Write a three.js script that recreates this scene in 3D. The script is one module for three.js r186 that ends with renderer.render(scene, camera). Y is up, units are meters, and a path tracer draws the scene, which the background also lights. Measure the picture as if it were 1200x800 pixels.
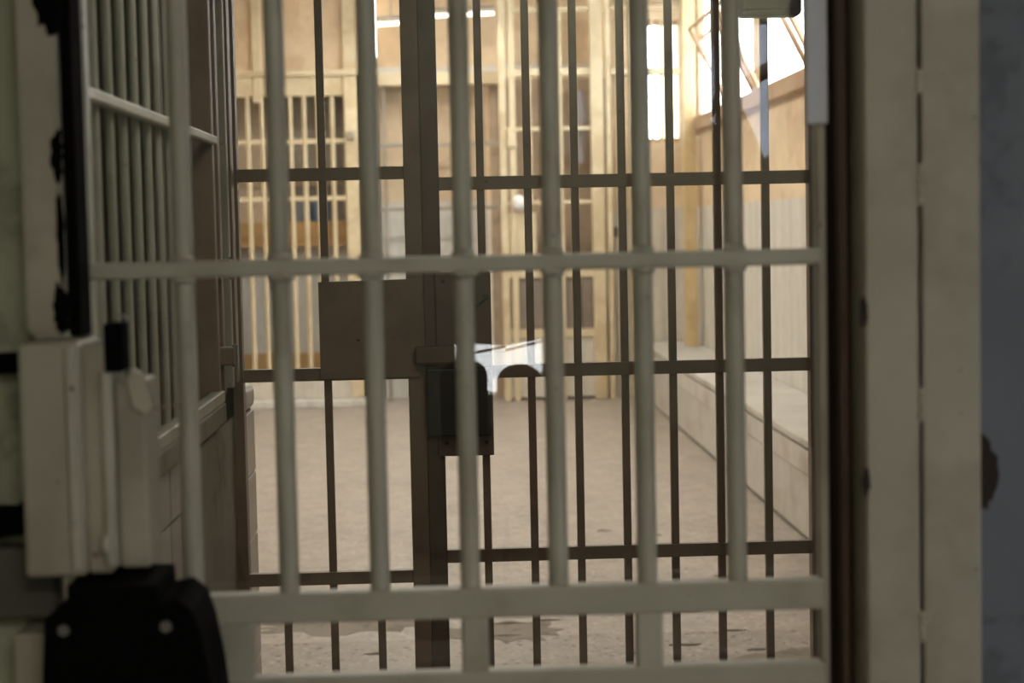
import * as THREE from 'three';
import { RoundedBoxGeometry } from 'three/addons/geometries/RoundedBoxGeometry.js';
import { mergeGeometries } from 'three/addons/utils/BufferGeometryUtils.js';
import { RectAreaLightUniformsLib } from 'three/addons/lights/RectAreaLightUniformsLib.js';

// ---------------------------------------------------------------- camera, sky, exposure
const scene = new THREE.Scene();
const R = THREE.MathUtils.degToRad;
const camera = new THREE.PerspectiveCamera(21.87, 1.5, 0.05, 100);   // focal length 2070 px on a 1200 x 800 frame
camera.rotation.order = 'YXZ';
camera.position.set(0, 1.5, 0);
camera.rotation.set(R(-3.7), R(-1.9), R(-1.2));
camera.focus = 3.9;
camera.userData.fStop = 4.6;
scene.add(camera);
scene.background = new THREE.Color().setRGB(9.2, 9.6, 10.2);          // even white overcast sky beyond the windows
const renderer = new THREE.WebGLRenderer({ antialias: true });
renderer.toneMapping = THREE.LinearToneMapping;
renderer.toneMappingExposure = 1.0;
renderer.shadowMap.enabled = true;
RectAreaLightUniformsLib.init();

// ---------------------------------------------------------------- helpers
let seed = 7;
const rnd = () => { seed = (seed * 1664525 + 1013904223) >>> 0; return seed / 4294967296; };
const V = (x, y, z) => new THREE.Vector3(x, y, z);
const taken = new Map();
function numbered(n) { const k = taken.get(n) ?? 0; taken.set(n, k + 1); return k ? `${n}_${String(k).padStart(3, '0')}` : n; }

// periodic noise for textures
function lattice(n, s) { let q = s; const a = new Float32Array(n * n); for (let i = 0; i < a.length; i++) { q = (q * 1664525 + 1013904223) >>> 0; a[i] = q / 4294967296; } return a; }
function noise(n, s) {
  const a = lattice(n, s);
  return (u, v) => {
    const x = ((u % 1) + 1) % 1 * n, y = ((v % 1) + 1) % 1 * n, i = Math.floor(x), j = Math.floor(y);
    let fx = x - i, fy = y - j; fx = fx * fx * (3 - 2 * fx); fy = fy * fy * (3 - 2 * fy);
    const i0 = i % n, i1 = (i + 1) % n, j0 = (j % n) * n, j1 = ((j + 1) % n) * n;
    return (a[j0 + i0] * (1 - fx) + a[j0 + i1] * fx) * (1 - fy) + (a[j1 + i0] * (1 - fx) + a[j1 + i1] * fx) * fy;
  };
}
function fbm(n, oct, s) { const l = []; for (let k = 0; k < oct; k++) l.push(noise(n << k, s + 31 * k)); return (u, v) => { let t = 0, w = 0.5, z = 0; for (const f of l) { t += w * f(u, v); z += w; w *= 0.55; } return t / z; }; }
function texture(size, fn, srgb, metres) {
  const d = new Uint8Array(size * size * 4);
  for (let j = 0, k = 0; j < size; j++) for (let i = 0; i < size; i++, k += 4) {
    const c = fn((i + 0.5) / size, (j + 0.5) / size);
    for (let q = 0; q < 3; q++) d[k + q] = Math.max(0, Math.min(255, 255 * (Array.isArray(c) ? c[q] : c)));
    d[k + 3] = 255;
  }
  const t = new THREE.DataTexture(d, size, size);
  t.magFilter = THREE.LinearFilter; t.minFilter = THREE.LinearMipmapLinearFilter; t.generateMipmaps = true;
  t.wrapS = t.wrapT = THREE.RepeatWrapping; t.repeat.set(1 / metres, 1 / metres);
  if (srgb) t.colorSpace = THREE.SRGBColorSpace;
  t.needsUpdate = true;
  return t;
}
const smooth = (a, b, x) => { x = Math.max(0, Math.min(1, (x - a) / (b - a))); return x * x * (3 - 2 * x); };
const n1 = fbm(4, 6, 11), n2 = fbm(8, 6, 91), n3 = fbm(32, 4, 177), n4 = fbm(6, 5, 333);
// old brushed paint: mottling, rubbed dirt, small chips down to dark metal
const paintMap = texture(512, (u, v) => { const m = 0.9 + 0.16 * (n1(u, v) - 0.5), chip = smooth(0.735, 0.77, n3(u, v) * 0.62 + n2(v, u) * 0.38), dirt = 0.07 * smooth(0.5, 0.8, n4(u, v)); const b = (m - dirt) * (1 - 0.6 * chip); return [b, b * (1 - 0.04 * dirt), b * (1 - 0.25 * dirt)]; }, true, 0.5);
const paintBump = texture(512, (u, v) => 0.5 + 0.5 * (n2(u, v) - 0.5) + 0.35 * (n3(u, v) - 0.5), false, 0.25);
const plasterMap = texture(512, (u, v) => { const b = 0.93 + 0.14 * (n1(u, v) - 0.5) + 0.08 * (n3(u, v) - 0.5); const s = 0.10 * smooth(0.55, 0.72, n4(v, u)); return [b - s * 0.6, b - s * 0.8, b - s]; }, true, 1.6);
const streak = fbm(24, 4, 555);
const streakMap = texture(512, (u, v) => { const b = 0.92 + 0.2 * (streak(u, v * 0.0625) - 0.5) + 0.08 * (n3(u, v) - 0.5); return [b, b * 0.995, b * 0.985]; }, true, 1.2);
const dirtyMap = texture(512, (u, v) => { const a = n1(u, v), b = 0.92 + 0.16 * (a - 0.5) - 0.14 * smooth(0.56, 0.76, n4(u, v) * 0.6 + n3(u, v) * 0.4); return [b, b, b * 0.98]; }, true, 0.7);
// terrazzo: stone chips in a cement ground
function terrazzo(cells, s, contrast) {
  let q = s; const r = () => { q = (q * 1664525 + 1013904223) >>> 0; return q / 4294967296; };
  const px = new Float32Array(cells * cells), py = px.slice(), sz = px.slice(), tone = px.slice(), hue = px.slice();
  for (let i = 0; i < px.length; i++) { px[i] = r(); py[i] = r(); sz[i] = 0.12 + 0.33 * r() * r(); tone[i] = r(); hue[i] = r(); }
  return (u, v) => {
    const x = u * cells, y = v * cells, ci = Math.floor(x), cj = Math.floor(y); let best = 9, id = 0;
    for (let dj = -1; dj <= 1; dj++) for (let di = -1; di <= 1; di++) {
      const k = ((cj + dj + cells) % cells) * cells + ((ci + di + cells) % cells);
      const dx = ci + di + px[k] - x, dy = cj + dj + py[k] - y, d = Math.hypot(dx, dy) / sz[k];
      if (d < best) { best = d; id = k; }
    }
    const g = 0.84 + 0.06 * (n1(u, v) - 0.5) + 0.2 * (n3(u, v) - 0.5) - 0.04 * smooth(0.55, 0.75, n4(u, v));
    const on = 1 - smooth(0.8, 1.05, best), t = (tone[id] - 0.5) * contrast, w = (hue[id] - 0.5) * 0.08;
    return [g + on * (t + w), g * 0.985 + on * t, g * 0.965 + on * (t - w)];
  };
}
const terrFar = texture(1024, terrazzo(64, 5, 0.6), true, 1.7);
const terrNear = texture(1024, terrazzo(52, 77, 0.95), true, 1.5);

function mat(color, o = {}) { return new THREE.MeshStandardMaterial({ color, roughness: 0.6, ...o }); }
const M = {
  cream: mat('#bebba9', { map: paintMap, bumpMap: paintBump, bumpScale: 0.0012, roughness: 0.42 }),
  creamFlat: mat('#b5af9c', { map: paintMap, bumpMap: paintBump, bumpScale: 0.0008, roughness: 0.5 }),
  brown: mat('#907866', { map: paintMap, bumpMap: paintBump, bumpScale: 0.0006, roughness: 0.5 }),
  brownDark: mat('#6f5c4f', { map: paintMap, bumpMap: paintBump, bumpScale: 0.0006, roughness: 0.55 }),
  rust: mat('#2c1f19', { map: dirtyMap, roughness: 0.85 }),
  black: new THREE.MeshPhysicalMaterial({ color: '#060606', roughness: 0.95, specularIntensity: 0.15 }),
  blackPaint: mat('#0f1113', { map: paintMap, roughness: 0.5 }),
  steel: mat('#9a9c9a', { metalness: 0.85, roughness: 0.35, map: plasterMap }),
  greyWall: mat('#b4b6a1', { map: dirtyMap, roughness: 0.75 }),
  blueWall: mat('#6f747e', { map: dirtyMap, roughness: 0.7 }),
  greyDark: mat('#57554d', { map: dirtyMap, roughness: 0.7 }),
  peach: mat('#ead2b2', { map: plasterMap, roughness: 0.75 }),
  peachSheet: mat('#ecd2b0', { map: plasterMap, roughness: 0.6 }),
  sill: mat('#c0a080', { map: plasterMap, roughness: 0.7 }),
  white: mat('#dddbd6', { map: streakMap, roughness: 0.6 }),
  whiteWarm: mat('#d9d3c8', { map: streakMap, roughness: 0.6 }),
  yellow: mat('#e4d3b0', { map: plasterMap, roughness: 0.5 }),
  yellowDeep: mat('#dcc190', { map: plasterMap, roughness: 0.55 }),
  orange: mat('#d8ad74', { map: plasterMap, roughness: 0.6 }),
  orangePipe: mat('#d39c69', { map: plasterMap, roughness: 0.5 }),
  brownWall: mat('#bda58c', { map: plasterMap, roughness: 0.8 }),
  greyPaint: mat('#a79d8f', { map: plasterMap, roughness: 0.6 }),
  darkPane: mat('#8d8074', { map: plasterMap, roughness: 0.4 }),
  ceiling: mat('#e2ded6', { map: plasterMap, roughness: 0.9 }),
  bench: mat('#d2cfca', { map: plasterMap, roughness: 0.5 }),
  tile: [mat('#a9a197', { map: plasterMap, roughness: 0.4 }), mat('#b0a89e', { map: plasterMap, roughness: 0.42 }), mat('#a39b92', { map: plasterMap, roughness: 0.4 })],
  tileEnd: mat('#c9c2b8', { map: plasterMap, roughness: 0.4 }),
  grout: mat('#5c554d', { map: dirtyMap, roughness: 0.9 }),
  plaster: mat('#958b7e', { map: dirtyMap, roughness: 0.7 }),
  floorFar: mat('#c0b7ae', { map: terrFar, roughness: 0.42 }),
  floorNear: mat('#b3a99f', { map: terrNear, roughness: 0.5 }),
  patch: mat('#988d82', { map: dirtyMap, roughness: 0.8 }),
  crack: mat('#4c4038', { roughness: 0.9 }),
  blue: mat('#5d7da6', { map: plasterMap, roughness: 0.6 }),
  tag: mat('#d0d5de', { map: plasterMap, roughness: 0.4 }),
  lilac: mat('#b9b3bd', { map: plasterMap, roughness: 0.9, side: THREE.DoubleSide }),
  whiteThing: mat('#f0efec', { map: plasterMap, roughness: 0.5 }),
  greyBlue: mat('#8d97a3', { map: plasterMap, roughness: 0.6 }),
  glass: new THREE.MeshPhysicalMaterial({ color: '#ffffff', transmission: 1, thickness: 0, roughness: 0.0, ior: 1.5 }),
  sashGlass: new THREE.MeshPhysicalMaterial({ color: '#ffffff', transmission: 1, thickness: 0, roughness: 0.0, ior: 1.5, specularIntensity: 0.35 }),
  dustyGlass: new THREE.MeshPhysicalMaterial({ color: new THREE.Color(0.56, 0.575, 0.61), transmission: 1, thickness: 0, roughness: 0.0, ior: 1.5 }),
  hatchGlass: new THREE.MeshPhysicalMaterial({ color: new THREE.Color(0.93, 0.92, 0.9), transmission: 1, thickness: 0, roughness: 0.0, ior: 1.5 }),
  perspex: new THREE.MeshPhysicalMaterial({ color: '#fafcfa', transmission: 1, thickness: 0, roughness: 0.0, ior: 1.52 }),
};
// uv in metres from the way each face points
function uvm(g) {
  if (g.index) g = g.toNonIndexed();
  const p = g.attributes.position, n = g.attributes.normal, uv = new Float32Array(p.count * 2), ox = rnd() * 3, oy = rnd() * 3;
  for (let i = 0; i < p.count; i += 3) {
    const ax = Math.abs(n.getX(i) + n.getX(i + 1) + n.getX(i + 2)), ay = Math.abs(n.getY(i) + n.getY(i + 1) + n.getY(i + 2)), az = Math.abs(n.getZ(i) + n.getZ(i + 1) + n.getZ(i + 2));
    for (let k = i; k < i + 3; k++) {
      const x = p.getX(k), y = p.getY(k), z = p.getZ(k);
      const [a, b] = ax >= ay && ax >= az ? [z, y] : ay >= az ? [x, z] : [x, y];
      uv[2 * k] = a + ox; uv[2 * k + 1] = b + oy;
    }
  }
  g.setAttribute('uv', new THREE.BufferAttribute(uv, 2));
  return g;
}
// box between corners, edges rounded by r
function bx(x0, x1, y0, y1, z0, z1, r = 0) {
  const w = Math.abs(x1 - x0), h = Math.abs(y1 - y0), d = Math.abs(z1 - z0);
  r = Math.min(r, 0.49 * Math.min(w, h, d));
  const g = r > 0 ? new RoundedBoxGeometry(w, h, d, 2, r) : new THREE.BoxGeometry(w, h, d);
  g.translate((x0 + x1) / 2, (y0 + y1) / 2, (z0 + z1) / 2);
  return uvm(g);
}
function cyl(a, b, r, seg = 18, r2 = r) {
  const d = b.clone().sub(a), g = new THREE.CylinderGeometry(r2, r, d.length(), seg, 1);
  g.applyQuaternion(new THREE.Quaternion().setFromUnitVectors(V(0, 1, 0), d.clone().normalize()));
  g.translate((a.x + b.x) / 2, (a.y + b.y) / 2, (a.z + b.z) / 2);
  return uvm(g);
}
function rod(x, y0, y1, z, r, seg) { return cyl(V(x, y0, z), V(x, y1, z), r, seg); }
function ball(x, y, z, r, sx = 1, sy = 1, sz = 1, seg = 14) { const g = new THREE.SphereGeometry(r, seg, Math.round(seg * 0.7)); g.scale(sx, sy, sz); g.translate(x, y, z); return uvm(g); }
function tube(pts, r, seg = 24) { return uvm(new THREE.TubeGeometry(new THREE.CatmullRomCurve3(pts), seg, r, 8)); }
// outline in x, y pushed back from z by depth
function plate(pts, z, depth, bevel = 0.001) {
  const s = new THREE.Shape(pts.map(([x, y]) => new THREE.Vector2(x, y)));
  const g = new THREE.ExtrudeGeometry(s, { depth, bevelEnabled: bevel > 0, bevelSize: bevel, bevelThickness: bevel, bevelOffset: -bevel, bevelSegments: 2, curveSegments: 8 });
  g.translate(0, 0, z - depth);
  return uvm(g);
}
// ragged blotch outline
function blot(cx, cy, rx, ry, n = 22, rough = 0.35) { const o = []; for (let i = 0; i < n; i++) { const a = i / n * 2 * Math.PI, k = 1 - rough * rnd(); o.push([cx + rx * k * Math.cos(a), cy + ry * k * Math.sin(a)]); } return o; }
const join = (list) => mergeGeometries(list.map((g) => (g.index ? g.toNonIndexed() : g)));
function mesh(name, g, m, parent) {
  const o = new THREE.Mesh(g, m); o.name = name; o.castShadow = o.receiveShadow = true;
  if (parent) {
    let x = 0, y = 0, z = 0; for (let p = parent; p && p !== scene; p = p.parent) { x += p.position.x; y += p.position.y; z += p.position.z; }
    g.translate(-x, -y, -z); parent.add(o);
  } else { o.name = numbered(name); scene.add(o); }
  return o;
}
function thing(name, label, category, at, group) {
  const o = new THREE.Group(); o.name = numbered(name); o.position.set(...at); o.userData = { label, category };
  if (group) o.userData.group = group;
  scene.add(o); return o;
}
function single(name, g, m, label, category, group) {
  g.computeBoundingBox(); const b = g.boundingBox, c = V((b.min.x + b.max.x) / 2, b.min.y, (b.min.z + b.max.z) / 2);
  g.translate(-c.x, -c.y, -c.z); const o = mesh(name, g, m); o.position.copy(c); o.userData = { label, category };
  if (group) o.userData.group = group;
  return o;
}
function struct(name, g, m, label, category = 'wall') { const o = mesh(name, g, m); o.userData = { kind: 'structure', label, category }; return o; }
function structGroup(name, label, category, at = [0, 0, 0]) { const o = thing(name, label, category, at); o.userData.kind = 'structure'; return o; }

// ================================================================= the setting
// depths (minus z): entrance gate 2.0, vestibule to 3.9, hall 4 to 15.2, cells behind
const RX = 2.08, LX = -3.0, HC = 3.9;
const floor = structGroup('floor', 'speckled beige terrazzo floor of the hall', 'floor');
mesh('hall_floor', bx(LX - 0.3, RX + 0.2, -0.1, 0, -6.4, -17.6), M.floorFar, floor);
mesh('near_floor', bx(LX - 0.3, RX + 0.2, -0.1, 0, -6.4, 2.8), M.floorNear, floor);
{ // worn cement repairs in the floor
  const flat = (pts, h, m, name) => { const s = new THREE.Shape(pts.map(([x, z]) => new THREE.Vector2(x, z))); const g = new THREE.ExtrudeGeometry(s, { depth: h, bevelEnabled: false }); g.rotateX(-Math.PI / 2); mesh(name, uvm(g), m, floor); };
  const strip = (cx, cd, rx, rz, n) => blot(cx, cd, rx, rz, n, 0.45);
  flat(strip(0.22, 6.5, 0.17, 0.22, 26), 0.0015, M.patch, 'cement_patch');
  flat(strip(-0.02, 6.48, 0.12, 0.12, 20), 0.0015, M.patch, 'cement_patch');
  flat([[0.84, 5.8], [0.9, 5.9], [0.93, 5.97], [0.99, 6.03], [1.08, 6.04], [1.16, 6.1], [1.24, 6.12], [1.3, 6.05], [1.3, 5.8]], 0.0015, M.patch, 'cement_patch');
  flat(strip(-0.45, 6.68, 0.42, 0.2, 34), 0.0012, M.patch, 'cement_patch');
  for (const [x, d, w] of [[0.19, 6.62, 0.07], [0.17, 6.42, 0.09], [0.33, 6.66, 0.06], [0.9, 6.75, 0.05], [1.0, 6.4, 0.06], [0.72, 8.6, 0.05], [0.86, 8.2, 0.06], [0.95, 8.45, 0.05], [1.12, 7.4, 0.05], [0.8, 6.2, 0.07], [0.62, 6.1, 0.05], [1.05, 6.1, 0.05], [-0.3, 6.2, 0.05], [-0.6, 7.3, 0.04]]) flat(blot(x, d, w, 0.012 + 0.01 * rnd(), 14, 0.5), 0.002, M.crack, 'floor_crack');
}
struct('ceiling', bx(LX - 0.3, RX + 0.3, HC, HC + 0.2, -3.9, -17.6), M.ceiling, 'pale plaster ceiling high over the hall', 'ceiling');

// right hall wall with a band of high windows
const winZ = [[8.45, 10.22], [10.32, 12.08], [12.18, 13.4], [13.5, 15.02]];
const WB = 2.36, WT = 3.45;
{
  const w = structGroup('wall_right', 'peach hall wall over a streaked white dado, with high windows', 'wall', [RX, 0, -10]);
  mesh('upper_wall', bx(RX, RX + 0.1, 1.64, WB, -3.9, -17.6), M.peach, w);
  mesh('dado', bx(RX, RX + 0.1, 0, 1.64, -3.9, -17.6), M.white, w);
  mesh('lintel', bx(RX, RX + 0.1, WT, HC, -3.9, -17.6), M.peach, w);
  let a = 3.9; for (const [z0, z1] of [...winZ, [17.6, 17.6]]) { if (z0 - a > 0.02) mesh('window_pier', bx(RX + 0.02, RX + 0.1, WB, WT, -a, -z0), M.yellowDeep, w); a = z1; }
}
struct('trim_2', bx(RX - 0.06, RX - 0.002, WB - 0.1, WB + 0.012, -8.3, -15.15, 0.008), M.sill, 'tan sill running below the high hall windows', 'sill');
winZ.forEach(([z0, z1], i) => {
  const ord = ['first', 'second', 'third', 'last'][i];
  const w = structGroup(`window_${i + 1}`, `${ord} high hall window from the gate, ${i < 3 ? 'sash tilted inward' : 'sash closed'}`, 'window', [RX + 0.1, WB, -(z0 + z1) / 2]);
  const f = 0.035, x0 = RX + 0.04, x1 = RX + 0.08;
  mesh('window_frame', join([bx(x0, x1, WB, WB + f, -z0, -z1), bx(x0, x1, WT - f, WT, -z0, -z1), bx(x0, x1, WB, WT, -z0, -z0 - f), bx(x0, x1, WB, WT, -z1 + f, -z1), bx(x0, x1, WB + 0.68, WB + 0.7, -z0, -z1)]), M.sill, w);
  mesh('pane', bx(RX + 0.055, RX + 0.061, WB + 0.69, WT - f, -z0 - f, -z1 + f), M.glass, w);
  // hopper sash, hinged at its foot, leaning into the hall
  const lean = R(i < 3 ? 27 : 0), h = 0.64, top = (s, dx = 0) => V(RX + 0.04 - s * Math.sin(lean) + dx, WB + 0.03 + s * Math.cos(lean), 0);
  const bars = [];
  for (const z of [-z0 - 0.05, -z1 + 0.05]) { const a = top(0), b = top(h); a.z = b.z = z; bars.push(cyl(a, b, 0.02, 4)); }
  for (const s of [0, h]) { const a = top(s), b = top(s); a.z = -z0 - 0.05; b.z = -z1 + 0.05; bars.push(cyl(a, b, 0.018, 4)); }
  const sash = mesh('sash', join(bars), M.sill, w);
  const g = new THREE.BufferGeometry(), p = [top(0.02), top(h - 0.02)];
  const q = [[p[0], -z0 - 0.06], [p[0], -z1 + 0.06], [p[1], -z1 + 0.06], [p[1], -z0 - 0.06]].map(([c, z]) => [c.x, c.y, z]);
  g.setAttribute('position', new THREE.Float32BufferAttribute([...q[0], ...q[1], ...q[2], ...q[0], ...q[2], ...q[3]], 3)); g.computeVertexNormals();
  mesh('sash_pane', uvm(g), M.sashGlass, sash);
});
struct('wall_left', bx(LX - 0.2, LX, 0, HC, -3.9, -17.6), M.peach, 'peach wall along the far left of the hall', 'wall');

// wall that carries the dark gate
struct('wall_gate', join([bx(LX - 0.2, -0.5, 0, HC, -3.92, -4.12), bx(0.86, RX + 0.1, 0, HC, -3.92, -4.12), bx(-0.5, 0.86, 2.32, HC, -3.92, -4.12)]), M.peach, 'hall wall round the dark brown gate', 'wall');

// end wall of the hall: cell fronts and a barred window in the corner
const BZ = -15.2;
{
  const w = structGroup('wall_back', 'end wall of the hall between and above the cell gates', 'wall', [0, 0, BZ]);
  // right corner piece with its window opening
  mesh('dado', bx(1.40, RX, 0, 1.64, BZ - 0.05, BZ - 0.25), M.whiteWarm, w);
  mesh('upper_wall', join([bx(1.40, RX, 1.64, 2.2, BZ - 0.05, BZ - 0.25), bx(1.40, 1.66, 2.2, 3.25, BZ - 0.05, BZ - 0.25), bx(1.40, RX, 3.25, HC, BZ - 0.05, BZ - 0.25)]), M.peach, w);
  // sheet wall over the left gate with its cover strips
  mesh('sheet', bx(LX, -0.62, 2.85, HC, BZ - 0.02, BZ - 0.06), M.peachSheet, w);
  mesh('sheet', bx(-0.62, 1.4, 2.79, HC, BZ - 0.421, BZ - 0.46), M.peachSheet, w);
  // wall behind the middle bay
  mesh('bay_wall', bx(-0.72, 0.44, 1.74, 2.85, BZ - 0.6, BZ - 0.7), M.peach, w);
  mesh('bay_dado', bx(-0.72, 0.44, 0, 1.74, BZ - 0.6, BZ - 0.7), M.white, w);
  mesh('bay_ceiling', bx(-0.72, 1.4, 2.86, 2.92, BZ - 0.42, BZ - 1.1), M.ceiling, w);
  mesh('left_pier', bx(LX - 0.1, -1.86, 0, 2.85, BZ - 0.02, BZ - 0.2), M.white, w);
  // cells behind
  mesh('cell_wall', join([bx(LX - 0.2, -0.62, 1.57, 2.95, BZ - 0.5, BZ - 0.6)]), M.peach, w);
  mesh('cell_wall', bx(LX - 0.2, -0.62, 0.42, 1.57, BZ - 0.5, BZ - 0.6), M.white, w);
  mesh('cell_skirting', bx(LX - 0.2, -0.62, 0, 0.26, BZ - 0.48, BZ - 0.6), M.greyPaint, w);
  mesh('cell_band', bx(LX - 0.2, -0.62, 0.26, 0.43, BZ - 0.47, BZ - 0.6), M.orange, w);
  mesh('cell_shelf', bx(-2.2, -0.64, 1.37, 1.585, BZ - 0.35, BZ - 0.5), M.orange, w);
  mesh('cell_ceiling', bx(LX - 0.2, -0.62, 2.95, 3.0, BZ - 0.1, BZ - 0.6), M.ceiling, w);
  mesh('cell_side', bx(-0.72, -0.62, 0, 2.95, BZ - 0.02, BZ - 0.6), M.greyPaint, w);
  mesh('cell_wall', bx(0.44, 1.5, 0, 2.79, BZ - 0.4, BZ - 0.5), M.brownWall, w);
  mesh('cell_side', bx(1.40, 1.5, 0, 2.9, BZ - 0.25, BZ - 0.5), M.brownWall, w);
  mesh('cell_side', bx(0.36, 0.44, 0, 2.9, BZ - 0.43, BZ - 0.5), M.brownWall, w);
}
{
  const w = structGroup('window_5', 'bright barred window in the far corner of the hall', 'window', [1.85, 2.2, BZ - 0.15]);
  mesh('window_frame', join([bx(1.66, RX, 2.2, 2.24, BZ - 0.12, BZ - 0.2), bx(1.66, RX, 3.21, 3.25, BZ - 0.12, BZ - 0.2), bx(1.66, 1.69, 2.2, 3.25, BZ - 0.12, BZ - 0.2)]), M.sill, w);
  mesh('pane', bx(1.69, RX, 2.24, 3.21, BZ - 0.155, BZ - 0.16), M.glass, w);
  for (const x of [1.76, 1.84, 1.92, 2.0]) mesh('bar', rod(x, 2.2, 3.25, BZ - 0.09, 0.014, 10), M.yellow, w);
  mesh('rail', bx(1.66, RX, 2.78, 2.82, BZ - 0.07, BZ - 0.11), M.yellow, w);
}
{ // kerb before the left cell
  const k = structGroup('trim_1', 'low white kerb and sill under the left cell bars', 'kerb', [-1.6, 0, BZ]);
  mesh('kerb', bx(LX, -0.62, 0, 0.065, BZ + 0.2, BZ - 0.1, 0.012), M.white, k);
  mesh('base_sill', bx(LX, -0.86, 0.065, 0.3, BZ + 0.04, BZ - 0.06, 0.008), M.whiteWarm, k);
}
{ // stone bench along the right wall
  const b = thing('stone_bench', 'long pale stone bench built along the right hall wall', 'bench', [1.86, 0, -9.6]);
  mesh('core', bx(1.655, RX - 0.006, 0, 0.46, -4.17, -15.19), M.grout, b);
  mesh('lower_slab', bx(1.635, RX - 0.004, 0.022, 0.313, -4.16, -15.2), M.bench, b);
  mesh('upper_slab', bx(1.633, RX - 0.004, 0.318, 0.432, -4.16, -15.2), M.bench, b);
  mesh('seat_slab', bx(1.628, RX - 0.004, 0.445, 0.485, -4.16, -15.2, 0.008), M.bench, b);
}

// ---------------------------------------------------------------- vestibule between the two gates
const SX = -0.45;
{
  const w = structGroup('wall_vestibule', 'low tiled side wall with a ledge inside the entrance gate', 'wall', [SX - 0.1, 0, -3]);
  mesh('core', bx(SX - 0.2, SX - 0.012, 0, 1.14, -2.12, -3.36), M.grout, w);
  const rows = []; for (let y = 1.135; y > 0.02; y -= 0.145) rows.push([Math.max(0.002, y - 0.145), y]);
  rows[0] = [1.045, 1.138]; for (let i = 1; i < rows.length; i++) { rows[i] = [Math.max(0.002, 1.045 - 0.145 * i), 1.045 - 0.145 * (i - 1)]; }
  let d = 2.14, k = 0;
  while (d < 2.95) { for (const [y0, y1] of rows) if (y1 - y0 > 0.02) mesh('tile', bx(SX - 0.014, SX - 0.001 * (k++ % 3), y0 + 0.002, y1 - 0.002, -d - 0.002, -d - 0.104, 0.002), M.tile[(k * 7 + (k >> 2)) % 3], w); d += 0.106; }
  mesh('plaster_end', bx(SX - 0.014, SX + 0.004, 0, 1.13, -2.98, -3.37, 0.006), M.plaster, w);
  mesh('ledge', bx(SX - 0.2, SX + 0.014, 1.138, 1.178, -2.1, -3.38, 0.006), M.plaster, w);
  mesh('gate_pier', bx(SX - 0.3, SX - 0.035, 0, 2.3, -3.5, -3.92), M.plaster, w);
  // end of the low wall past the dark gate, with a rounded cap
  mesh('end_core', bx(SX - 0.2, SX - 0.03, 0, 1.09, -4.0, -4.15), M.grout, w);
  for (let i = 0; i < 8; i++) mesh('tile', bx(SX - 0.035, SX - 0.022, Math.max(0.004, 0.945 - 0.145 * i), 1.087 - 0.145 * i, -3.998, -4.152, 0.003), M.tileEnd, w);
  mesh('end_cap', bx(SX - 0.21, SX - 0.02, 1.09, 1.15, -3.99, -4.16, 0.02), M.bench, w);
}
// dark store room seen between the side bars, and the vestibule's shell
struct('wall_side_room', join([bx(-1.5, -1.4, 0, 2.5, -2.2, -3.9), bx(-1.4, -0.65, 0, 2.5, -3.55, -3.65)]), M.greyWall, 'dim grey wall behind the side bars', 'wall');
struct('wall_vestibule_right', bx(0.9, 1.0, 0, 2.5, -2.1, -3.92), M.plaster, 'vestibule side wall hidden behind the right door post', 'wall');
struct('ceiling_vestibule', bx(-1.5, 1.0, 2.4, 2.5, -2.15, -3.92), M.ceiling, 'low ceiling of the vestibule between the gates', 'ceiling');

// ---------------------------------------------------------------- room in front of the entrance gate
const FX0 = -1.7, FX1 = 2.5, FZ = 2.6, FH = 3.3;
struct('wall_front_left', bx(FX0, -0.462, 0, FH, -1.97, -2.16), M.greyWall, 'grey green wall left of the entrance gate', 'wall');
struct('wall_front_right', bx(0.575, FX1, 0, FH, -2.0, -2.16), M.blueWall, 'blue grey wall right of the cream door post', 'wall');
struct('wall_front_top', bx(-0.462, 0.575, 2.3, FH, -2.0, -2.16), M.greyWall, 'grey wall over the entrance gate', 'wall');
struct('wall_camera_left', bx(FX0 - 0.15, FX0, 0, FH, -2.16, FZ), M.greyWall, 'grey side wall of the entrance room', 'wall');
struct('wall_camera_right', bx(FX1, FX1 + 0.15, 0, FH, -2.16, FZ), M.blueWall, 'blue grey side wall of the entrance room', 'wall');
struct('ceiling_front', bx(FX0 - 0.15, FX1 + 0.15, FH, FH + 0.15, -2.16, FZ + 0.2), M.ceiling, 'ceiling of the entrance room', 'ceiling');
const BW = [0.92, 1.25, 1.75, 2.27];     // high dusty window, broken corners
const HO = [0.005, 0.402, 0.87, 1.094];   // low hatch
{
  const o = new THREE.Shape([[FX0 - 0.15, 0], [FX1 + 0.15, 0], [FX1 + 0.15, FH], [FX0 - 0.15, FH]].map((p) => new THREE.Vector2(...p)));
  o.holes.push(new THREE.Path([[0.941, 2.08], [1.023, 2.187], [1.104, 2.249], [1.223, 2.253], [1.227, 1.762], [1.191, 1.731], [1.144, 1.847], [1.088, 1.976], [1.028, 1.849], [0.987, 1.888]].map((p) => new THREE.Vector2(...p))));
  o.holes.push(new THREE.Path([[0.005, 1.065], [0.092, 1.063], [0.188, 1.054], [0.285, 1.068], [0.35, 1.079], [0.402, 1.094], [0.381, 1.027], [0.348, 0.95], [0.321, 0.93], [0.3, 0.87], [0.005, 0.87]].map((p) => new THREE.Vector2(...p))));
  const g = new THREE.ExtrudeGeometry(o, { depth: 0.12, bevelEnabled: false }); g.translate(0, 0, FZ);
  struct('wall_behind', uvm(g), M.greyWall, 'wall of the entrance room opposite the gate', 'wall');
}
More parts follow.
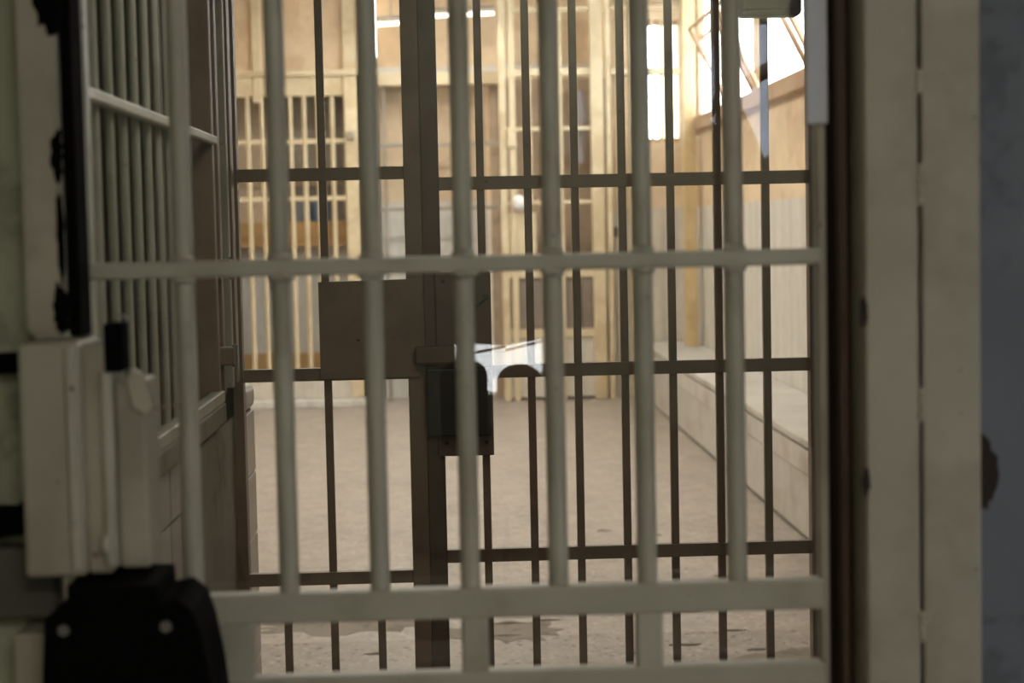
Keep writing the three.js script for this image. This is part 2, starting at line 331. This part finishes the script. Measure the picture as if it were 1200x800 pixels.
{
  const w = structGroup('window_6', 'high dusty window behind the viewer, mirrored in the glass pane', 'window', [1.2, BW[2], FZ + 0.1]);
  mesh('pane', bx(BW[0] - 0.05, BW[1] + 0.05, BW[2] - 0.1, BW[3] + 0.05, FZ + 0.121, FZ + 0.125), M.dustyGlass, w);
  mesh('glazing_bar', cyl(V(0.95, 1.9, FZ + 0.06), V(1.25, 2.1, FZ + 0.06), 0.026, 4), M.greyDark, w);
}
{
  const w = structGroup('window_7', 'low hatch behind the viewer, mirrored as a white strip', 'window', [0.2, HO[2], FZ + 0.1]);
  mesh('pane', bx(HO[0] - 0.04, HO[1] + 0.04, HO[2] - 0.04, HO[3] + 0.06, FZ + 0.121, FZ + 0.125), M.hatchGlass, w);
  for (const [a, b] of [[[0.01, 1.01], [0.2, 1.045]], [[0.2, 1.03], [0.4, 1.075]]]) mesh('glazing_bar', cyl(V(a[0], a[1], FZ + 0.1), V(b[0], b[1], FZ + 0.1), 0.005, 4), M.greyDark, w);
}
for (const [x, w, h, t] of [[0.035, 0.088, 1.013, 'dark round backed stool under the hatch behind the viewer, nearest its left end'], [0.243, 0.084, 0.99, 'dark round backed stool under the hatch behind the viewer, nearest its right end']]) {
  const c = thing('round_back_stool', t, 'stool', [x, 0, 2.45]);
  const o = []; for (let i = 0; i <= 14; i++) { const a = Math.PI * i / 14; o.push([x + w * Math.cos(a), h - 0.06 + 0.06 * Math.sin(a)]); } o.push([x - w, 0.5], [x + w, 0.5]);
  mesh('backrest', plate(o, 2.52, 0.02, 0.004), M.brownDark, c);
  mesh('seat', bx(x - w, x + w, 0.45, 0.5, 2.3, 2.52, 0.01), M.brownDark, c);
  for (const dx of [-0.8, 0.8]) for (const z of [2.32, 2.5]) mesh('leg', rod(x + dx * w, 0, 0.46, z, 0.012, 10), M.brownDark, c);
}
// ================================================================= dark brown gate at 3.9 m
const DZ = -3.9;
{
  const g = thing('fixed_gate_panel', 'narrow fixed panel of the dark brown gate, left of the lock post', 'gate', [-0.29, 0, DZ]);
  mesh('post', bx(-0.487, -0.463, 0, 2.32, DZ - 0.02, DZ + 0.02, 0.002), M.brown, g);
  mesh('post', bx(-0.101, -0.063, 0, 2.32, DZ - 0.025, DZ + 0.025, 0.002), M.brown, g);
  for (const y of [2.2, 1.624, 1.185, 0.731, 0.12]) mesh('rail', bx(-0.475, -0.08, y - 0.014, y + 0.014, DZ - 0.008, DZ + 0.012, 0.001), M.brown, g);
  for (const x of [-0.382, -0.279, -0.174]) mesh('bar', bx(x - 0.0085, x + 0.0085, 0.02, 2.3, DZ - 0.012, DZ + 0.004, 0.0015), M.brown, g);
  const p = mesh('cover_plate', plate([[-0.293, 1.389], [-0.066, 1.392], [-0.066, 1.182], [-0.293, 1.176]], DZ + 0.024, 0.006, 0.0015), M.brown, g);
  mesh('plate_fold', bx(-0.293, -0.075, 1.176, 1.190, DZ + 0.015, DZ + 0.034, 0.002), M.brown, p);
}
{
  const g = thing('barred_door', 'dark brown barred door with seven bars and a lock', 'gate', [0.38, 0, DZ]);
  mesh('stile', bx(-0.0628, -0.024, 0.01, 2.3, DZ - 0.02, DZ + 0.02, 0.002), M.brownDark, g);
  mesh('stile', bx(0.79, 0.835, 0.01, 2.3, DZ - 0.02, DZ + 0.02, 0.002), M.brown, g);
  for (const y of [2.2, 1.598, 1.183, 0.773, 0.12]) mesh('rail', bx(-0.03, 0.8, y - 0.0145, y + 0.0145, DZ - 0.006, DZ + 0.012, 0.001), M.brown, g);
  for (const x of [0.067, 0.171, 0.275, 0.379, 0.486, 0.59, 0.697]) mesh('bar', bx(x - 0.0085, x + 0.0085, 0.02, 2.28, DZ - 0.012, DZ + 0.006, 0.0015), M.brown, g);
  mesh('frame_post', bx(0.84, 0.9, 0, 2.32, DZ - 0.03, DZ + 0.03, 0.003), M.brown, g);
}
{
  const k = thing('door_lock', 'dark lock case with a black block on the brown door edge', 'lock', [0.02, 1.0, DZ + 0.03]);
  mesh('case', bx(-0.038, 0.084, 1.0, 1.405, DZ + 0.022, DZ + 0.034, 0.003), M.brownDark, k);
  const b = mesh('lock_block', bx(-0.062, 0.08, 1.046, 1.197, DZ + 0.034, DZ + 0.066, 0.006), M.blackPaint, k);
  mesh('keyhole', cyl(V(0.03, 1.12, DZ + 0.066), V(0.03, 1.12, DZ + 0.069), 0.008, 14), M.steel, b);
  mesh('bolt', bx(-0.085, 0.04, 1.205, 1.245, DZ + 0.036, DZ + 0.056, 0.006), M.brownDark, k);
  for (const [x, y] of [[-0.02, 1.385], [0.013, 1.385], [0.07, 1.35], [-0.02, 1.03], [0.068, 1.03]]) mesh('screw', cyl(V(x, y, DZ + 0.034), V(x, y, DZ + 0.038), 0.0045, 10), x === 0.013 ? M.steel : M.blackPaint, k);
  mesh('hasp', tube([V(0.02, 1.31, DZ + 0.04), V(0.05, 1.33, DZ + 0.042), V(0.078, 1.352, DZ + 0.04)], 0.004, 10), M.blackPaint, k);
}
{
  const o = thing('gate_box', 'dark rounded box fixed at the top of the brown door', 'box', [0.7, 1.942, DZ + 0.04]);
  mesh('housing', bx(0.632, 0.767, 1.942, 2.12, DZ + 0.026, DZ + 0.085, 0.012), M.brownDark, o);
  mesh('cover', bx(0.642, 0.757, 1.955, 2.11, DZ + 0.083, DZ + 0.09, 0.003), M.brownDark, o);
}

// ---------------------------------------------------------------- side grille of the vestibule
{
  const g = thing('side_grille', 'cream barred side grille receding behind the lock box', 'grille', [SX, 1.178, -2.6]);
  mesh('rail', bx(SX - 0.006, SX + 0.012, 1.667, 1.684, -2.1, -3.38, 0.004), M.cream, g);
  mesh('rail', bx(SX - 0.012, SX + 0.012, 2.2, 2.23, -2.1, -3.38, 0.003), M.cream, g);
  mesh('rail', bx(SX - 0.012, SX + 0.012, 1.178, 1.20, -2.1, -3.38, 0.003), M.cream, g);
  for (let d = 2.22; d < 3.05; d += 0.099) mesh('bar', rod(SX - 0.008, 1.19, 2.39, -d, 0.0065, 12), M.cream, g);
  mesh('backing_sheet', bx(SX - 0.05, SX - 0.03, 1.178, 2.39, -3.0, -3.34), M.brownDark, g);
}
{
  const j = thing('gate_jamb', 'stack of narrow steel door jambs left of the brown gate', 'door frame', [SX, 0, -3.6]);
  for (const [d, w, x, m] of [[3.36, 0.03, 0.004, M.brown], [3.46, 0.02, -0.008, M.cream], [3.56, 0.035, -0.012, M.brown], [3.68, 0.03, -0.01, M.creamFlat], [3.8, 0.05, -0.016, M.brown]]) mesh('jamb_strip', bx(SX - 0.06, SX + x, 1.178, 2.39, -d, -d - w, 0.003), m, j);
  mesh('jamb_back', bx(SX - 0.06, SX - 0.035, 1.1, 2.39, -3.36, -3.88), M.brownDark, j);
  for (const [y, d] of [[1.985, 3.42], [1.43, 3.52], [1.255, 3.52]]) { const h = mesh('hinge', bx(SX - 0.03, SX + 0.012, y - 0.018, y + 0.018, -d, -d - 0.05, 0.004), M.brown, j); mesh('hinge_pin', rod(SX + 0.012, y - 0.022, y + 0.022, -d - 0.025, 0.006, 10), M.steel, h); }
}

// ================================================================= cream entrance gate at 2.0 m
const GZ = -2.0;
{
  const g = thing('entrance_gate', 'cream painted gate of round bars nearest the viewer', 'gate', [0, 0, GZ]);
  mesh('stile', bx(-0.4175, -0.401, 0.01, 2.28, GZ - 0.012, GZ + 0.012, 0.004), M.cream, g);
  mesh('stile', bx(0.414, 0.4245, 0.01, 2.28, GZ - 0.02, GZ + 0.012, 0.003), M.creamFlat, g);
  const bars = [-0.301, -0.193, -0.09, 0.013, 0.114, 0.216, 0.32];
  for (const x of bars) mesh('bar', rod(x, 1.08, 2.26, GZ, 0.0115, 22), M.cream, g);
  const mid = mesh('rail', bx(-0.405, 0.418, 1.4505, 1.4695, GZ + 0.004, GZ + 0.018, 0.004), M.cream, g);
  for (const x of bars) mesh('weld', join([ball(x, 1.4485, GZ + 0.008, 0.0115, 1.25, 0.5, 0.9), ball(x, 1.4715, GZ + 0.008, 0.0115, 1.2, 0.45, 0.9), ball(x + (rnd() - 0.5) * 0.02, 1.45, GZ + 0.014, 0.008, 1.2, 0.6, 0.7)]), M.cream, mid);
  mesh('rail', bx(-0.405, 0.42, 1.056, 1.091, GZ - 0.012, GZ + 0.014, 0.004), M.cream, g);
  mesh('rail', bx(-0.405, 0.42, 0.965, 0.995, GZ - 0.012, GZ + 0.014, 0.004), M.cream, g);
  mesh('rail', bx(-0.405, 0.42, 0.02, 0.06, GZ - 0.012, GZ + 0.014, 0.004), M.cream, g);
  mesh('rail', bx(-0.405, 0.42, 2.25, 2.28, GZ - 0.012, GZ + 0.014, 0.004), M.cream, g);
  for (const [x, w] of [[-0.258, 0.046], [0.017, 0.031], [0.217, 0.031]]) mesh('short_post', bx(x - w / 2, x + w / 2, 0.05, 1.07, GZ - 0.01, GZ + 0.012, 0.004), M.cream, g);
}
single('glass_pane', bx(-0.398, 0.412, 0.972, 2.245, -2.026, -2.030), M.perspex, 'clear glass pane fixed behind the cream entrance gate bars', 'pane');
single('grey_tag', bx(0.4015, 0.4255, 1.608, 1.85, -1.979, -1.985, 0.002), M.tag, 'pale blue grey plate on the right edge of the entrance gate', 'plate');
// right door post: two welded tubes, with a dark rebate beside the gate
{
  const p = thing('door_post', 'wide cream steel door post of two welded tubes, right of the gate', 'post', [0.515, 0, -1.96]);
  mesh('post_tube', bx(0.454, 0.5138, 0, 2.3, -1.93, -2.02, 0.004), M.creamFlat, p);
  mesh('post_tube', bx(0.5172, 0.583, 0, 2.3, -1.93, -2.02, 0.004), M.creamFlat, p);
  for (const [y0, y1] of [[1.515, 1.56], [1.277, 1.312], [1.03, 1.062], [1.64, 1.66], [0.7, 0.75]]) { const n = 4, l = []; for (let i = 0; i < n; i++) l.push(ball(0.5155 + (rnd() - 0.5) * 0.002, y0 + (y1 - y0) * (i + 0.5) / n, -1.932, 0.0045, 1, 1.5, 0.8, 10)); mesh('weld', join(l), M.creamFlat, p); }
  mesh('rebate', bx(0.428, 0.454, 0, 2.3, -2.03, -2.1), M.rust, p);
  mesh('rebate_strip', bx(0.4405, 0.4455, 0, 2.3, -1.99, -2.03, 0.002), M.brownDark, p);
  for (const [x, y, rx, ry] of [[0.452, 1.40, 0.006, 0.02], [0.453, 1.21, 0.006, 0.02]]) mesh('rust_spot', plate(blot(x, y, rx, ry, 18), -1.9285, 0.002, 0), M.rust, p);
}
for (const [x, y, rx, ry, t] of [[0.604, 1.206, 0.021, 0.048, 'large black smudge low on the blue grey wall'], [0.595, 1.56, 0.009, 0.03, 'narrow black smudge high on the blue grey wall']]) single('wall_smudge', plate(blot(x, y, rx, ry, 30, 0.3), -1.9985, 0.002, 0), M.rust, t, 'stain');

// left side of the entrance: steel strip, dark slot, lock boxes
{
  const s = thing('jamb_strip_plate', 'cream steel strip with blackened edge above the lock box', 'door frame', [-0.44, 1.394, -1.92]);
  const r = 0.012, x0 = -0.457, x1 = -0.4165, y0 = 1.394;
  const o = [[x0, 2.3]]; for (let i = 0; i <= 5; i++) { const a = R(180 + 18 * i); o.push([x0 + r + r * Math.cos(a), y0 + r + r * Math.sin(a)]); } for (let i = 0; i <= 5; i++) { const a = R(270 + 18 * i); o.push([x1 - r + r * Math.cos(a), y0 + r + r * Math.sin(a)]); } o.push([x1, 2.3]);
  mesh('strip', plate(o, -1.91, 0.04, 0.002), M.creamFlat, s);
  for (const [x, y, rx, ry] of [[-0.421, 1.755, 0.018, 0.045], [-0.418, 1.585, 0.008, 0.036], [-0.4195, 1.422, 0.011, 0.034], [-0.417, 1.5, 0.005, 0.06]]) mesh('burnt_patch', plate(blot(x, y, rx, ry, 30, 0.4), -1.9065, 0.003, 0), M.black, s);
  mesh('slot', bx(-0.4165, -0.4035, 1.392, 2.3, -1.93, -1.985), M.black, s);
}
{
  const b = thing('lock_housing', 'tall cream lock housing with vertical ribs at the left edge', 'lock', [-0.4, 1.141, -1.9]);
  mesh('body', bx(-0.457, -0.392, 1.141, 1.389, -1.86, -1.978, 0.006), M.creamFlat, b);
  mesh('body', bx(-0.394, -0.366, 1.141, 1.387, -1.872, -1.978, 0.005), M.creamFlat, b);
  mesh('rib', rod(-0.403, 1.15, 1.385, -1.861, 0.006, 14), M.cream, b);
  mesh('rib', rod(-0.368, 1.15, 1.355, -1.872, 0.0075, 14), M.cream, b);
  mesh('side_flange', bx(-0.366, -0.331, 1.141, 1.345, -1.9, -1.978, 0.006), M.creamFlat, b);
  const c = plate([[-0.351, 1.345], [-0.343, 1.358], [-0.333, 1.352], [-0.327, 1.335], [-0.323, 1.315], [-0.33, 1.306], [-0.345, 1.315]], -1.894, 0.006, 0.002);
  mesh('cover_flap', c, M.creamFlat, b);
  for (const [x, y] of [[-0.403, 1.28], [-0.403, 1.185], [-0.371, 1.175]]) mesh('drip', ball(x, y, -1.8585, 0.006, 1, 1.8, 0.7), M.cream, b);
  mesh('chip', plate(blot(-0.385, 1.162, 0.004, 0.005, 12), -1.8705, 0.002, 0), M.brown, b);
}
{
  const k = thing('latch_knob', 'small black latch block above the lock housing', 'latch', [-0.358, 1.356, -1.89]);
  mesh('block', bx(-0.369, -0.348, 1.356, 1.408, -1.87, -1.91, 0.004), M.black, k);
  mesh('pin', cyl(V(-0.356, 1.4165, -1.888), V(-0.3425, 1.4085, -1.9), 0.0016, 8), M.steel, k);
}
single('thin_wire', tube([V(-0.352, 1.3125, -1.905), V(-0.33, 1.311, -1.93), V(-0.305, 1.3105, -1.985)], 0.0009), M.brown, 'thin dark wire from the lock housing to the first bar', 'wire');
single('black_bracket', plate([[-0.56, 1.373], [-0.456, 1.374], [-0.456, 1.366], [-0.466, 1.358], [-0.476, 1.352], [-0.56, 1.35]], -1.94, 0.03, 0.002), M.black, 'black bracket on the wall at the left edge', 'bracket');
single('black_strap', plate([[-0.54, 1.205], [-0.486, 1.203], [-0.474, 1.215], [-0.470, 1.225], [-0.466, 1.2], [-0.46, 1.19], [-0.464, 1.176], [-0.54, 1.165]], -1.945, 0.025, 0.002), M.black, 'ragged black strap lower on the wall at the left edge', 'strap');
{
  const k = thing('black_lock_case', 'large black lock case with two bolts at the lower left', 'lock', [-0.35, 0.8, -1.85]);
  const o = [[-0.409, 1.136], [-0.316, 1.134], [-0.315, 1.115], [-0.296, 1.119], [-0.28, 1.106], [-0.272, 1.08], [-0.263, 1.03], [-0.258, 0.98], [-0.258, 0.8], [-0.44, 0.8], [-0.438, 1.04], [-0.434, 1.1], [-0.426, 1.108], [-0.41, 1.11]];
  mesh('case', plate(o, -1.84, 0.12, 0.004), M.black, k);
  for (const [x, y] of [[-0.413, 1.0905], [-0.307, 1.0915]]) { const b = mesh('bolt', cyl(V(x, y, -1.84), V(x, y, -1.832), 0.0065, 6), M.steel, k); mesh('washer', cyl(V(x, y, -1.842), V(x, y, -1.837), 0.009, 16), M.blackPaint, b); }
  mesh('key_plate', plate(blot(-0.352, 1.008, 0.016, 0.009, 20, 0.1), -1.836, 0.004, 0.001), M.steel, k);
}
single('wall_plate', bx(-0.6, -0.44, 1.082, 1.162, -1.93, -1.97, 0.006), M.greyDark, 'dark grey steel plate under the lock housing', 'plate');
single('lower_block', bx(-0.484, -0.444, 0.9, 1.073, -1.9, -1.97, 0.006), M.creamFlat, 'short cream block left of the black lock case', 'block');

// ================================================================= cell fronts at the end of the hall
{
  const g = thing('cell_gate', 'pale yellow barred cell front on the left of the hall end', 'gate', [-1.3, 0.3, BZ]);
  mesh('post', bx(-1.652, -1.579, 2.6, 3.85, BZ + 0.04, BZ - 0.02, 0.004), M.yellow, g);
  mesh('post', bx(-0.885, -0.765, 0.07, 3.85, BZ + 0.05, BZ - 0.05, 0.006), M.yellow, g);
  mesh('lintel', bx(-1.86, -0.86, 2.648, 2.83, BZ + 0.03, BZ - 0.05, 0.006), M.yellow, g);
  mesh('ledge', bx(LX, -0.6, 2.815, 2.865, BZ + 0.07, BZ - 0.03, 0.006), M.yellow, g);
  for (const x of [-1.83, -1.708, -1.585, -1.469, -1.346, -1.229, -1.113, -0.99]) mesh('bar', rod(x, 0.3, 2.65, BZ, 0.02, 10), M.yellow, g);
  for (const y of [2.265, 1.779]) mesh('rail', bx(-1.86, -0.86, y - 0.018, y + 0.018, BZ - 0.012, BZ + 0.016, 0.003), M.yellow, g);
  mesh('latch', bx(-0.862, -0.80, 2.28, 2.34, BZ + 0.04, BZ + 0.09, 0.004), M.greyPaint, g);
}
{
  const w = structGroup('window_8', 'dark window inside the left cell', 'window', [-1.28, 1.6, BZ - 0.48]);
  mesh('pane', bx(-1.474, -0.926, 1.59, 2.8, BZ - 0.465, BZ - 0.48), M.darkPane, w);
  mesh('window_frame', join([bx(-1.512, -0.888, 2.78, 2.86, BZ - 0.43, BZ - 0.49), bx(-1.512, -1.465, 1.59, 2.8, BZ - 0.43, BZ - 0.49), bx(-0.936, -0.888, 1.59, 2.8, BZ - 0.43, BZ - 0.49), bx(-1.512, -0.888, 1.9, 1.95, BZ - 0.43, BZ - 0.49)]), M.brownWall, w);
  for (const x of [-1.34, -1.21, -1.06]) mesh('blind', bx(x - 0.055, x + 0.055, 2.0, 2.7, BZ - 0.455, BZ - 0.466), M.greyPaint, w);
}
for (const [x0, x1, h, t, m] of [[-1.37, -1.23, 0.16, 'blue green box on the shelf in the left cell', 'greyBlue'], [-1.2, -1.07, 0.17, 'bright blue box on the shelf in the left cell', 'blue']]) single('storage_box', bx(x0, x1, 1.587, 1.587 + h, BZ - 0.37, BZ - 0.46, 0.006), M[m], t, 'box');
single('wall_notice', bx(-1.6, -1.53, 0.98, 1.18, BZ - 0.485, BZ - 0.5), M.greyBlue, 'small blue grey notice low on the white cell wall', 'notice');
{
  const g = thing('bay_rails', 'plain rails and thin posts across the middle bay of the hall end', 'railing', [-0.1, 0, BZ - 0.3]);
  mesh('beam', bx(-0.62, 0.44, 2.745, 2.855, BZ - 0.24, BZ - 0.42, 0.006), M.yellow, g);
  mesh('rail', bx(-0.62, 0.44, 2.215, 2.25, BZ - 0.28, BZ - 0.31, 0.004), M.greyPaint, g);
  mesh('rail', bx(-0.62, 0.44, 1.66, 1.69, BZ - 0.28, BZ - 0.31, 0.004), M.greyPaint, g);
  for (const x of [-0.56, -0.36, -0.12, 0.1, 0.3]) mesh('post', bx(x - 0.012, x + 0.012, 0, 2.75, BZ - 0.285, BZ - 0.31, 0.003), M.greyPaint, g);
}
{
  const g = thing('cell_door', 'tall pale yellow cell door with dark lower windows', 'gate', [0.9, 0, BZ]);
  const z0 = BZ + 0.03, z1 = BZ - 0.04;
  for (const [x0, x1, t] of [[0.433, 0.491, 3.85], [0.52, 0.572, 3.85], [0.922, 0.974, 3.35], [1.216, 1.326, 3.85], [1.348, 1.392, 3.85]]) mesh('post', bx(x0, x1, 0.002, t, z0, z1, 0.006), M.yellow, g);
  for (const [y0, y1, x0, x1] of [[2.785, 2.845, 0.43, 1.39], [3.33, 3.365, 0.49, 1.39], [2.32, 2.35, 0.49, 1.22], [1.06, 1.25, 0.49, 1.22], [0.545, 0.615, 0.49, 1.22], [1.69, 1.72, 0.49, 1.22]]) mesh('rail', bx(x0, x1, y0, y1, BZ + 0.015, BZ - 0.03, 0.004), M.yellow, g);
  for (const x of [0.7, 0.82, 1.09]) mesh('bar', rod(x, 1.72, 2.8, BZ - 0.01, 0.011, 10), M.yellow, g);
  mesh('panel', bx(0.49, 0.73, 1.25, 1.62, BZ, BZ - 0.02, 0.004), M.yellow, g);
  mesh('lower_panel', bx(0.49, 1.22, 0.03, 0.545, BZ - 0.005, BZ - 0.025), M.whiteWarm, g);
  for (const [x0, x1] of [[0.572, 0.66], [0.69, 0.8], [0.825, 0.92], [0.985, 1.1], [1.12, 1.215]]) mesh('dark_pane', bx(x0, x1, 0.62, 1.06, BZ - 0.012, BZ - 0.02), M.darkPane, g);
  mesh('lock_plate', bx(0.5, 0.575, 2.18, 2.34, BZ + 0.03, BZ + 0.06, 0.006), M.yellow, g);
}
{
  const g = thing('corner_grille', 'pale yellow rails and bars before the bright corner window', 'grille', [1.7, 0.49, BZ]);
  for (const x of [1.458, 1.56]) mesh('bar', rod(x, 0.002, 3.85, BZ + 0.02, 0.02, 10), M.yellow, g);
  mesh('rail', bx(1.398, 2.06, 2.785, 2.835, BZ + 0.035, BZ - 0.02, 0.004), M.yellow, g);
  mesh('rail', bx(1.398, 2.06, 3.335, 3.365, BZ + 0.035, BZ - 0.02, 0.004), M.yellow, g);
}
single('yellow_column', bx(1.93, 2.03, 0.486, 3.88, -14.55, -14.65, 0.008), M.yellowDeep, 'square yellow column standing on the stone bench end', 'column');
single('wall_pipe', rod(2.05, 0.486, 2.75, -12.65, 0.026, 12), M.orangePipe, 'thin orange pipe rising up the right hall wall', 'pipe');
single('switch_box', bx(1.405, 1.46, 1.40, 1.48, BZ - 0.02, BZ - 0.05, 0.004), M.greyDark, 'small dark switch box right of the cell door', 'switch');
single('white_globe', ball(0.585, 1.70, BZ + 0.1, 0.065, 1, 1.1, 0.9), M.whiteThing, 'small round white globe hung on the yellow cell door', 'globe');
{ // cloth hung behind the bars
  const g = new THREE.PlaneGeometry(0.14, 0.62, 10, 24), p = g.attributes.position;
  for (let i = 0; i < p.count; i++) { const x = p.getX(i), y = p.getY(i); p.setZ(i, 0.02 * Math.sin(x * 70 + y * 4)); p.setX(i, x * (0.75 + 0.3 * Math.sin((y + 0.3) * 7)) + 0.02 * Math.sin(y * 9)); }
  g.translate(1.125, 2.35, BZ - 0.1); g.computeVertexNormals();
  single('hanging_cloth', uvm(g), M.lilac, 'pale lilac grey cloth hanging behind the cell door bars', 'cloth');
}
// fluorescent tubes
function tubeLamp(a, b, label, power = 45, roof = HC) {
  const l = thing('tube_light', label, 'light', [(a.x + b.x) / 2, (a.y + b.y) / 2, (a.z + b.z) / 2], 'fluorescent tubes');
  const em = new THREE.MeshStandardMaterial({ color: '#ffffff', emissive: '#fff6e6', emissiveIntensity: 3.0 });
  mesh('tube', cyl(a, b, 0.015, 12), em, l);
  const up = V(0, 0.045, 0);
  mesh('batten', cyl(a.clone().add(up), b.clone().add(up), 0.02, 4), M.greyPaint, l);
  mesh('hanger', cyl(a.clone().lerp(b, 0.5).add(up), V((a.x + b.x) / 2, roof, (a.z + b.z) / 2), 0.006, 8), M.greyPaint, l);
  const r = new THREE.RectAreaLight('#fff6ec', power, 0.05, a.distanceTo(b));
  const m = a.clone().lerp(b, 0.5); r.position.set(m.x, m.y - 0.03, m.z);
  r.rotation.set(-Math.PI / 2, Math.atan2(b.x - a.x, b.z - a.z), 0, 'YXZ');
  scene.add(r);
}
tubeLamp(V(-0.56, 3.15, -14.4), V(-0.34, 3.22, -14.9), 'short glowing tube light slanting at the upper left of the hall end');
tubeLamp(V(-0.13, 3.27, -14.9), V(0.4, 3.285, -14.9), 'level glowing tube light at the hall end beside the dark post');
for (const [z, t] of [[-8.2, 'ceiling tube light of the hall nearest the dark gate'], [-10.8, 'ceiling tube light over the middle of the hall'], [-13.2, 'ceiling tube light nearest the far cells']]) tubeLamp(V(-0.9, 3.72, z), V(0.3, 3.72, z), t, 310);
tubeLamp(V(-0.1, 2.34, -2.55), V(0.5, 2.34, -2.55), 'tube light on the low vestibule ceiling between the gates', 42, 2.4);
tubeLamp(V(0.3, 2.95, 2.1), V(1.5, 2.95, 2.1), 'ceiling tube light of the entrance room, behind the viewer', 290, FH);

renderer.render(scene, camera);
